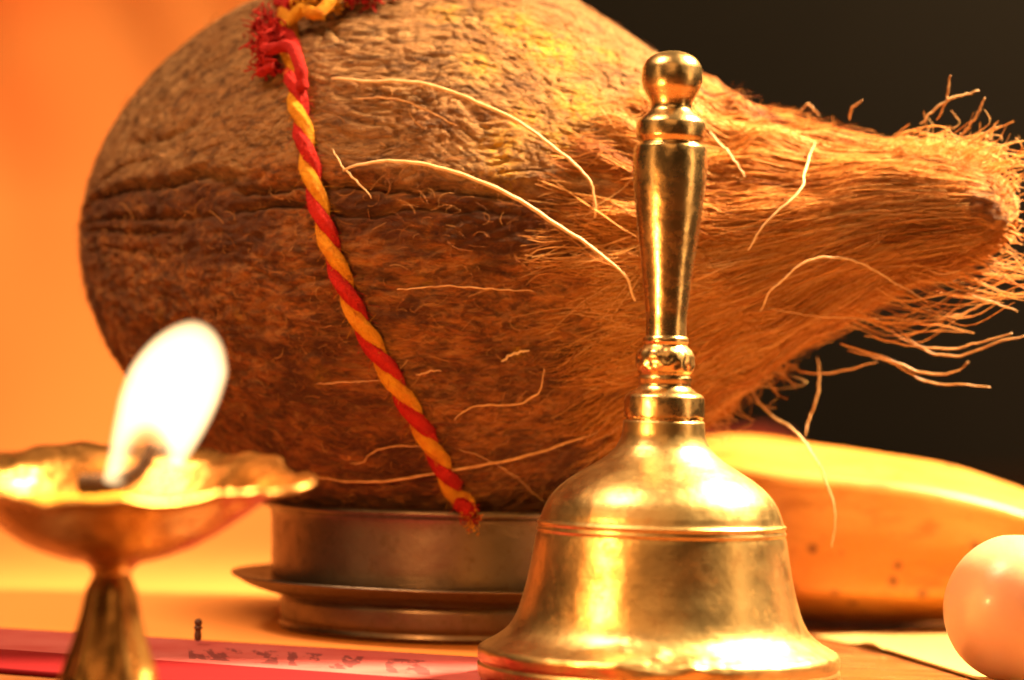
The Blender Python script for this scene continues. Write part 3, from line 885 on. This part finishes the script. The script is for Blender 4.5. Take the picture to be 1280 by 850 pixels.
def ply(sign, mat, name):
    off = .070
    c = path + off * sign * (np.cos(phi)[:, None] * side + np.sin(phi)[:, None] * nrm)
    sides = 36; th = np.linspace(0, 2 * np.pi, sides, endpoint=False)
    seg2 = seg[:, None]
    rr = .140 + .020 * np.abs(np.sin(3.0 * th[None] + seg2 * 7.0)) - .008 + .012 * noise(np.stack([seg2 * 3 + 0 * th, 0 * seg2 + np.cos(th) * 2, 0 * seg2 + np.sin(th) * 2], -1))
    taper = np.clip((seg[-1] - seg) / .12, 0, 1) ** .5
    rr = rr * np.maximum(taper, .15)[:, None]
    V, F = frames_tube(c, rr, sides)
    mesh_obj(name, V, F, mat, cord)
    # lint standing off the yarn
    N = 3200; K = 5
    i = RNG.integers(250, 895, N); a = RNG.uniform(0, 2 * np.pi, N)
    d = np.cos(a)[:, None] * side[i] + np.sin(a)[:, None] * nrm[i]
    p0 = c[i] + d * .13
    t = np.linspace(0, 1, K)[None, :, None]
    ln = RNG.uniform(.05, .20, N)[:, None, None]
    L = p0[:, None, :] + t * ln * (.45 * d + RNG.normal(size=(N, 3)) * .5 + T[i] * .7)[:, None, :] - .02 * d[:, None, :]
    return tubes(L, np.full((N, K), .0035), 3), mat
lr, _ = ply(1, mat_red, "red_ply")
ly, _ = ply(-1, mat_yel, "yellow_ply")
o = mesh_obj("red_lint", *lr, mat_red, cord); tag(o, kind='stuff')
o = mesh_obj("yellow_lint", *ly, mat_yel, cord); tag(o, kind='stuff')

# knot and frayed tassels near the top
def puff(name, c0, ax_pts, n, r, mat, spreadr, curl=1.0, lift=.35):
    """a frayed bunch of yarn round the path ax_pts"""
    C = catmull(ax_pts, 20); L = []
    for i in range(n):
        a = random.randrange(0, 20); p = C[a] + np.array([random.gauss(0, spreadr * .45) for _ in range(3)])
        d = np.array([random.gauss(0, 1) for _ in range(3)]); d /= np.linalg.norm(d)
        e = np.array([random.gauss(0, 1) for _ in range(3)]); e /= np.linalg.norm(e)
        q = random.uniform(.5, 1.0) * spreadr
        L.append(catmull([p, p + d * q * .45, p + (d * .7 + e * .6 * curl) * q * .8, p + (d * .5 + e * .9 * curl) * q], 9))
    L = np.array(L)
    V, F = tubes(L, np.full(L.shape[:2], r) * RNG.uniform(.6, 1.2, (L.shape[0], 1)), 4)
    return mesh_obj(name, V, F, mat, cord)
def cast_path(pts): return [cast(x, y, l) for x, y, l in pts]
# yellow loose loop to the right of the cord
kp = catmull(cast_path([(366, 46, .3), (385, 34, .42), (402, 38, .4), (416, 20, .42), (425, -2, .35), (408, -14, .35), (380, -8, .4), (368, 8, .4)]), 70)
rr = .13 * (1 + .25 * noise(np.stack([np.linspace(0, 14, 70)] * 3, -1)))
V, F = frames_tube(kp, rr, 14); mesh_obj("knot_loop", V, F, mat_yel, cord)
o = puff("yellow_tassel", None, cast_path([(385, 5, .35), (400, 26, .35), (420, 8, .35), (405, 0, .4)]), 260, .022, mat_yel, .30); tag(o, kind='stuff')
# red wrap over the cord with a frayed end to the left
kp = catmull(cast_path([(330, 42, .12), (340, 62, .28), (352, 78, .45), (372, 84, .52), (384, 100, .48), (388, 125, .30)]), 60)
V, F = frames_tube(kp, .125 * (1 + .2 * noise(np.stack([np.linspace(0, 12, 60)] * 3, -1))), 14); mesh_obj("red_wrap", V, F, mat_red, cord)
o = puff("red_tassel", None, cast_path([(326, 48, .2), (340, 42, .3), (350, 62, .35), (340, 78, .3), (345, 96, .2)]), 330, .022, mat_red, .26); tag(o, kind='stuff')
o = puff("red_tassel", None, cast_path([(436, 4, .25), (455, 8, .3), (475, 2, .3), (488, -6, .3)]), 260, .022, mat_red, .24); tag(o, kind='stuff')
kp = catmull(cast_path([(358, -14, .4), (368, 2, .45), (376, 14, .35), (372, 24, .3)]), 30)
V, F = frames_tube(kp, np.full(30, .14), 14); mesh_obj("red_wrap", V, F, mat_red, cord)
kp = catmull(cast_path([(345, 84, .2), (338, 93, .22), (332, 100, .2), (342, 98, .28), (352, 92, .3)]), 40)
V, F = frames_tube(kp, np.full(40, .085), 10); mesh_obj("red_wrap", V, F, mat_red, cord)

ec = path[-1]
for nm, mt in (("red_tassel", mat_red), ("yellow_tassel", mat_yel)):
    o = puff(nm, None, [ec + E1 * .12, ec, ec - E1 * .08, ec - E1 * .12 + AX * .05], 70, .012, mt, .20, .4); tag(o, kind='stuff')
# ------------------------------------------------------------------ banana
def banana():
    Lp = [(800, 668, 61.2, .25), (808, 660, 61.2, .9), (826, 652, 61, 1.6), (862, 645, 60.8, 2.10), (920, 646, 60.5, 2.24), (1000, 655, 60, 2.17), (1080, 661, 59.8, 2.08), (1160, 668, 59.6, 1.95),
          (1240, 678, 59.4, 1.68), (1320, 692, 59.2, 1.30), (1390, 706, 59.2, .85), (1440, 712, 59.2, .50), (1500, 706, 59.2, .42), (1525, 702, 59.2, .45)]
    C = np.array([at(x, y, d) for x, y, d, r in Lp]); r = np.array([q[3] for q in Lp])
    tt = np.r_[0, np.cumsum(np.linalg.norm(np.diff(C, axis=0), axis=1))]
    q = np.linspace(0, tt[-1], 160)
    Cq = hermite(tt, C, q); rq = hermite(tt, r, q)
    sides = 90; th = np.linspace(0, 2 * np.pi, sides, endpoint=False)
    # five soft ridges
    facet = np.abs(((th - R(38)) / (2 * np.pi / 5)) % 1 - .5) * 2      # 1 on the ridge
    shape = .87 + .16 * facet ** 2.4
    T = np.gradient(Cq, axis=0); T /= np.linalg.norm(T, axis=1, keepdims=True)
    up = np.array([0, 0, 1.0]); A = np.cross(T, up); A /= np.linalg.norm(A, axis=1, keepdims=True)   # towards camera or away
    A = np.where(A[:, 1:2] > 0, -A, A); B = np.cross(A, T); B = np.where(B[:, 2:3] < 0, -B, B)
    rr = rq[:, None] * shape[None]
    rr = rr * (1 + .012 * noise(np.stack([q[:, None] * .6 + 0 * th, np.cos(th)[None] * 1.2 + 0 * q[:, None], np.sin(th)[None] * 1.2 + 0 * q[:, None]], -1)))
    V = Cq[:, None, :] + rr[..., None] * (np.cos(th)[None, :, None] * A[:, None, :] + np.sin(th)[None, :, None] * B[:, None, :])
    zmin = V[..., 2].min()
    V[..., 2] += .06 - zmin
    base = np.array([Cq[70][0], Cq[70][1], .06])
    root = thing("banana", base, "ripe yellow banana with brown specks lying behind the bell", "banana")
    m = M("banana_skin"); v = m.coord(); vs = m.coord((.35, 1.2, 1.2))
    n = m.noise(vs, .8, 5, .6)
    c = m.mix(m.ramp(n, [(.35, 0.0), (.68, 1.0)]), (.66, .31, .070), (.58, .20, .022))
    br = m.ramp(m.noise(m.coord((.5, 1.3, 1.3)), 1.0, 6, .65), [(.52, 0.0), (.64, .85)])
    c = m.mix(br, c, (.42, .15, .02))
    sp = m.ramp(m.vor(v, 1.5), [(.13, 1.0), (.23, 0.0)])
    sm = m.ramp(m.noise(v, .9, 2, .5), [(.40, 0.0), (.50, 1.0)])
    c = m.mix(m.math('MULTIPLY', m.math('MULTIPLY', sp, sm), .8), c, (.15, .05, .012))
    sp2 = m.ramp(m.vor(v, 4.5), [(.10, .7), (.17, 0.0)])
    c = m.mix(m.math('MULTIPLY', sp2, m.ramp(m.noise(v, 1.7, 2, .5), [(.5, 0.0), (.6, 1.0)])), c, (.22, .08, .015))
    m.set(Base_Color=c, Roughness=.42, Subsurface_Weight=.12, Subsurface_Radius=(1, .5, .1), Subsurface_Scale=.004, Normal=m.bump(n, .12, .0012))
    Vf = V.reshape(-1, 3); Fb = [tuple(f) for f in grid_faces(146, sides)]
    Fb.append(tuple(range(sides))[::-1]); Fb.append(tuple(145 * sides + i for i in range(sides)))
    mesh_obj("peel", Vf[:146 * sides], Fb, m.m, root)
    ms = M("banana_stalk"); ms.set(Base_Color=ms.mix(ms.noise(ms.coord(), 2, 4), (.40, .24, .05), (.16, .08, .02)), Roughness=.7)
    Fs = [tuple(f) for f in grid_faces(15, sides)]; Fs.append(tuple(14 * sides + i for i in range(sides)))
    mesh_obj("stalk", Vf[145 * sides:], Fs, ms.m, root)
banana()

# ------------------------------------------------------------------ round fruit at the right edge
def round_fruit():
    d = 47.5
    c = at(1278, 752, d); r = 98 * d / FPX
    bz = .06
    c[2] = max(c[2], 0); c = np.array([c[0], c[1], bz + r * .965])
    root = thing("round_fruit", (c[0], c[1], bz), "smooth round pale orange fruit at the right edge beside the banana", "fruit")
    n, k = 72, 48
    a = np.linspace(0, math.pi, k)
    rr = np.sin(a); zz = np.cos(a)
    rr[0] = rr[-1] = .002
    dim = .10 * np.exp(-(rr / .16) ** 2) * (zz > 0)
    prof_ = [(R_ * r, (Z_ - D_) * r * .965 + c[2] - bz) for R_, Z_, D_ in zip(rr, zz, dim)]
    V, F = lathe(prof_[::-1], (c[0], c[1], bz), n)
    V = V + .02 * noise(V * .8)[:, None] * (V - c) / r
    m = M("fruit_skin"); v = m.coord()
    n1 = m.noise(v, .55, 3, .5); n2 = m.noise(v, 6, 3, .6)
    m.set(Base_Color=m.mix(n1, (.62, .33, .19), (.68, .42, .28)), Roughness=.34, Subsurface_Weight=.45, Subsurface_Radius=(1, .35, .12), Subsurface_Scale=.006,
          Coat_Weight=.25, Coat_Roughness=.15, Normal=m.bump(n2, .06, .0006))
    mesh_obj("skin", V, F, m.m, root)
round_fruit()

# ------------------------------------------------------------------ brass oil lamp
def oil_lamp():
    d = 39.2; s = d / FPX
    c0 = at(140, 705, d)                                   # where the bowl meets the stem
    base = np.array([c0[0], c0[1], PAPER_TOP if False else .0])
    lamp = thing("oil_lamp", (c0[0], c0[1], 0), "lit brass oil lamp with scalloped bowl on a flared stem", "oil lamp")
    zb = c0[2]
    st = densify([(.02, .02), (1.45, 0.0), (1.52, .05), (1.52, .14), (1.42, .22), (1.05, .34), (.80, .55), (.67, .85), (.53, 1.25), (.41, 1.7), (.32, 2.15), (.28, zb - .16), (.33, zb - .06), (.42, zb + .02), (.5, zb + .07)], 5)
    V, F = lathe(st, base, 96, lambda V, th, P: V + 0)
    ks = int(len(st) * .42)
    foot = st[:ks + 1]; stem = st[ks:]
    # broad flutes on the flared stem
    def flute(V, th, P):
        z = P[:, 1][:, None]
        a = .05 * sstep(.5, .9, z) * (1 - sstep(1.9, 2.4, z)) * np.cos(6 * th)[None]
        V[..., 0] += a * np.cos(th); V[..., 1] += a * np.sin(th)
        return V
    V, F = lathe(foot, base, 144, flute); mesh_obj("foot", V, F, mat_diya, lamp)
    V, F = lathe(stem, base, 144, flute); mesh_obj("stem", V, F, mat_diya, lamp)
    # bowl: hammered, scalloped, a long pinched spout to the right, tipped a little to the front
    n = 200; th = np.linspace(0, 2 * np.pi, n, endpoint=False)
    po = smooth_profile([(.02, 0.0), (.30, .02), (.75, .10), (1.25, .28), (1.75, .60), (2.12, .97), (2.30, 1.15), (2.52, 1.25), (2.72, 1.30)], 44)
    pi_ = po.copy()[::-1]; pi_[:, 1] += .085; pi_[:, 0] = np.maximum(pi_[:, 0] - .015, .01)
    edge = np.array([(po[-1, 0] + .03, po[-1, 1] + .02), (po[-1, 0] + .03, po[-1, 1] + .065)])
    P = np.vstack([po, edge, pi_])
    r0 = P[:, 0][:, None]; z0 = P[:, 1][:, None]
    w_ = sstep(1.4, 2.7, r0)
    def lobe(a, wd): 
        dd = (th - a + np.pi) % (2 * np.pi) - np.pi
        return np.exp(-(dd / wd) ** 2)[None]
    sc = .045 * np.cos(9 * th + .6)[None] + .018 * np.cos(23 * th)[None]
    r = r0 * (1 + w_ * (sc * .35 + .13 * lobe(R(-8), .22) + .03 * lobe(R(190), .5)))
    z = z0 + w_ * (sc * .9 - .04 * lobe(R(-8), .3) + .05 * noise(np.stack([np.cos(th) * 3, np.sin(th) * 3, 0 * th], -1))[None])
    X = r * np.cos(th)[None]; Y = r * np.sin(th)[None]
    hm = .012 * noise(np.stack([X * 3, Y * 3, z * 3], -1))
    z = z + hm
    tip = R(7.5)                                           # towards the camera, pivot on the joint
    Y2 = Y * math.cos(tip) + z * -0 ; Z2 = z + Y * math.sin(tip)
    V = np.stack([c0[0] + X + .0, c0[1] + Y2, zb + .05 + Z2], -1).reshape(-1, 3)
    F = grid_faces(len(P), n)[:, ::-1].copy()
    mesh_obj("bowl", V, F, mat_diya, lamp)
    # melted ghee filling the bottom of the bowl
    ro = 1.86; k = 24
    rr = np.linspace(.01, ro, k)[:, None]
    Xo = rr * np.cos(th)[None]; Yo = rr * np.sin(th)[None]
    Zo = .86 + 0 * Xo + .008 * noise(np.stack([Xo * 1.5, Yo * 1.5, 0 * Xo], -1)) + Yo * math.sin(tip) * .55
    Vo = np.stack([c0[0] + Xo, c0[1] + Yo, zb + .05 + Zo], -1).reshape(-1, 3)
    m = M("melted_ghee"); gn = m.noise(m.coord(), 2.0, 4, .6)
    m.set(Base_Color=m.mix(gn, (.85, .55, .10), (.75, .36, .04)), Roughness=.08, Transmission_Weight=.35, Subsurface_Weight=.3, Subsurface_Radius=(1, .6, .2), Subsurface_Scale=.004, IOR=1.45)
    mesh_obj("ghee", Vo, grid_faces(k, n), m.m, lamp)
    # cotton wick
    fb = at(172, 596, d)
    q = catmull([fb + np.array([-.9, .35, -.15]), fb + np.array([-.35, .12, -.10]), fb + np.array([-.02, 0, .05]), fb + np.array([.14, -.0, .28]), fb + np.array([.24, 0, .52])], 40)
    V, F = frames_tube(q, .16 * (1 - .35 * np.linspace(0, 1, 40)) * (1 + .2 * noise(np.stack([np.linspace(0, 9, 40)] * 3, -1))), 14)
    mw = M("charred_wick"); v = mw.coord()
    mw.set(Base_Color=mw.mix(mw.noise(v, 4, 4), (.008, .005, .004), (.03, .014, .008)), Roughness=.95, Normal=mw.bump(mw.noise(v, 12, 4), .8, .0006))
    mesh_obj("wick", V, F, mw.m, lamp)
    # flame: a real volume of glowing gas
    rings = [(607, 168, 30), (603, 170, 41), (590, 176, 45), (570, 186, 50), (545, 196, 56), (520, 205, 60), (495, 213, 62.5), (470, 221, 62), (445, 228, 54), (428, 233, 44), (415, 237, 32), (406, 240, 19), (402, 241, 9), (400, 241, 1)]
    rg = np.array(rings, float)
    q = np.linspace(0, 1, 60); tq = np.r_[0, np.cumsum(np.hypot(np.diff(rg[:, 0]), np.diff(rg[:, 2])))]; tq /= tq[-1]
    rq = hermite(tq, rg, q)
    cs = np.array([at(c, y, d) for y, c, _ in rq]); rs = rq[:, 2] * s
    nf = 48; tf_ = np.linspace(0, 2 * np.pi, nf, endpoint=False)
    V = cs[:, None, :] + rs[:, None, None] * np.stack([np.cos(tf_), .8 * np.sin(tf_), 0 * tf_], -1)[None]
    Fl = [tuple(f) for f in grid_faces(60, nf)]; Fl.append(tuple(range(nf))[::-1]); Fl.append(tuple(59 * nf + i for i in range(nf)))
    mf = bpy.data.materials.new("flame_gas"); mf.use_nodes = True
    nt = mf.node_tree; nt.nodes.remove(nt.nodes["Principled BSDF"]); out = nt.nodes["Material Output"]
    vol = nt.nodes.new('ShaderNodeEmission')
    tc = nt.nodes.new('ShaderNodeTexCoord')
    org = np.array([c0[0], c0[1], 0.0])
    dark = (at(184, 590, d) - org) * CM
    mp = nt.nodes.new('ShaderNodeMapping'); mp.vector_type = 'POINT'
    nt.links.new(tc.outputs['Object'], mp.inputs[0])
    sx, sz = 1 / (27 * s * CM), 1 / (52 * s * CM)
    sy = 1 / (60 * s * CM)
    mp.inputs['Scale'].default_value = (sx, sy, sz)
    mp.inputs['Location'].default_value = (-dark[0] * sx, -dark[1] * sy, -dark[2] * sz)
    ln = nt.nodes.new('ShaderNodeVectorMath'); ln.operation = 'LENGTH'; nt.links.new(mp.outputs[0], ln.inputs[0])
    rp = nt.nodes.new('ShaderNodeMapRange'); rp.interpolation_type = 'SMOOTHSTEP'
    nt.links.new(ln.outputs['Value'], rp.inputs[0])
    rp.inputs[1].default_value = .85; rp.inputs[2].default_value = 1.6; rp.inputs[3].default_value = 6.0; rp.inputs[4].default_value = 380.0
    vol.inputs[0].default_value = (1.0, .70, .34, 1)
    nt.links.new(rp.outputs[0], vol.inputs[1])
    nt.links.new(vol.outputs[0], out.inputs['Volume'])
    mesh_obj("flame", V.reshape(-1, 3), Fl, mf, lamp)
    l = bpy.data.lights.new("flame_light", 'POINT'); l.energy = .42; l.color = (1, .44, .13); l.shadow_soft_size = .006
    lo = bpy.data.objects.new("flame_light", l); col.objects.link(lo); lo.location = Vector(at(228, 455, d)) * CM
oil_lamp()

# a clove bud standing near the far edge of the paper
def clove():
    b = ground(247, 806, PAPER_TOP)
    root = thing("clove", (b[0], b[1], .17), "tiny dark clove bud standing behind the lamp stem", "clove")
    V, F = lathe(densify([(.01, 0), (.06, .03), (.075, .12), (.06, .22), (.09, .27), (.06, .31)], 3), (b[0], b[1], .17), 12)
    m = M("clove_brown"); m.set(Base_Color=(.09, .03, .012), Roughness=.7); mesh_obj("stem", V, F, m.m, root)
    V, F = lathe(densify([(.02, .30), (.07, .33), (.08, .38), (.05, .43), (.01, .45)], 3), (b[0], b[1], .17), 12)
    mesh_obj("bud", V, F, m.m, root)
clove()

# crumpled red-orange cloth left far behind the banana, out of focus
def bundle():
    c = at(925, 560, 96); n = 60
    u = np.linspace(0, np.pi, n)[:, None]; v = np.linspace(0, 2 * np.pi, 80, endpoint=False)[None]
    D = np.stack([np.sin(u) * np.cos(v), np.sin(u) * np.sin(v), np.cos(u) + 0 * v], -1)
    rr = 1 + .30 * fbm(D * 1.6 + 4, 3) + .06 * np.sin(9 * fbm(D * 1.3, 2))
    V = np.array([c[0] , c[1], 1.9]) + D * rr[..., None] * np.array([2.5, 2.6, 2.4])
    V[..., 2] = np.maximum(V[..., 2], .02)
    m = M("red_orange_cloth"); m.set(Base_Color=(.40, .045, .012), Roughness=.8, Sheen_Weight=.2, Normal=m.bump(m.noise(m.coord(), 4, 3), .3, .001))
    o = mesh_obj("cloth_bundle", V.reshape(-1, 3), grid_faces(n, 80), m.m, origin=(c[0], c[1], 0))
    tag(o, "small crumpled red orange cloth far behind the banana, out of focus", "cloth")
bundle()
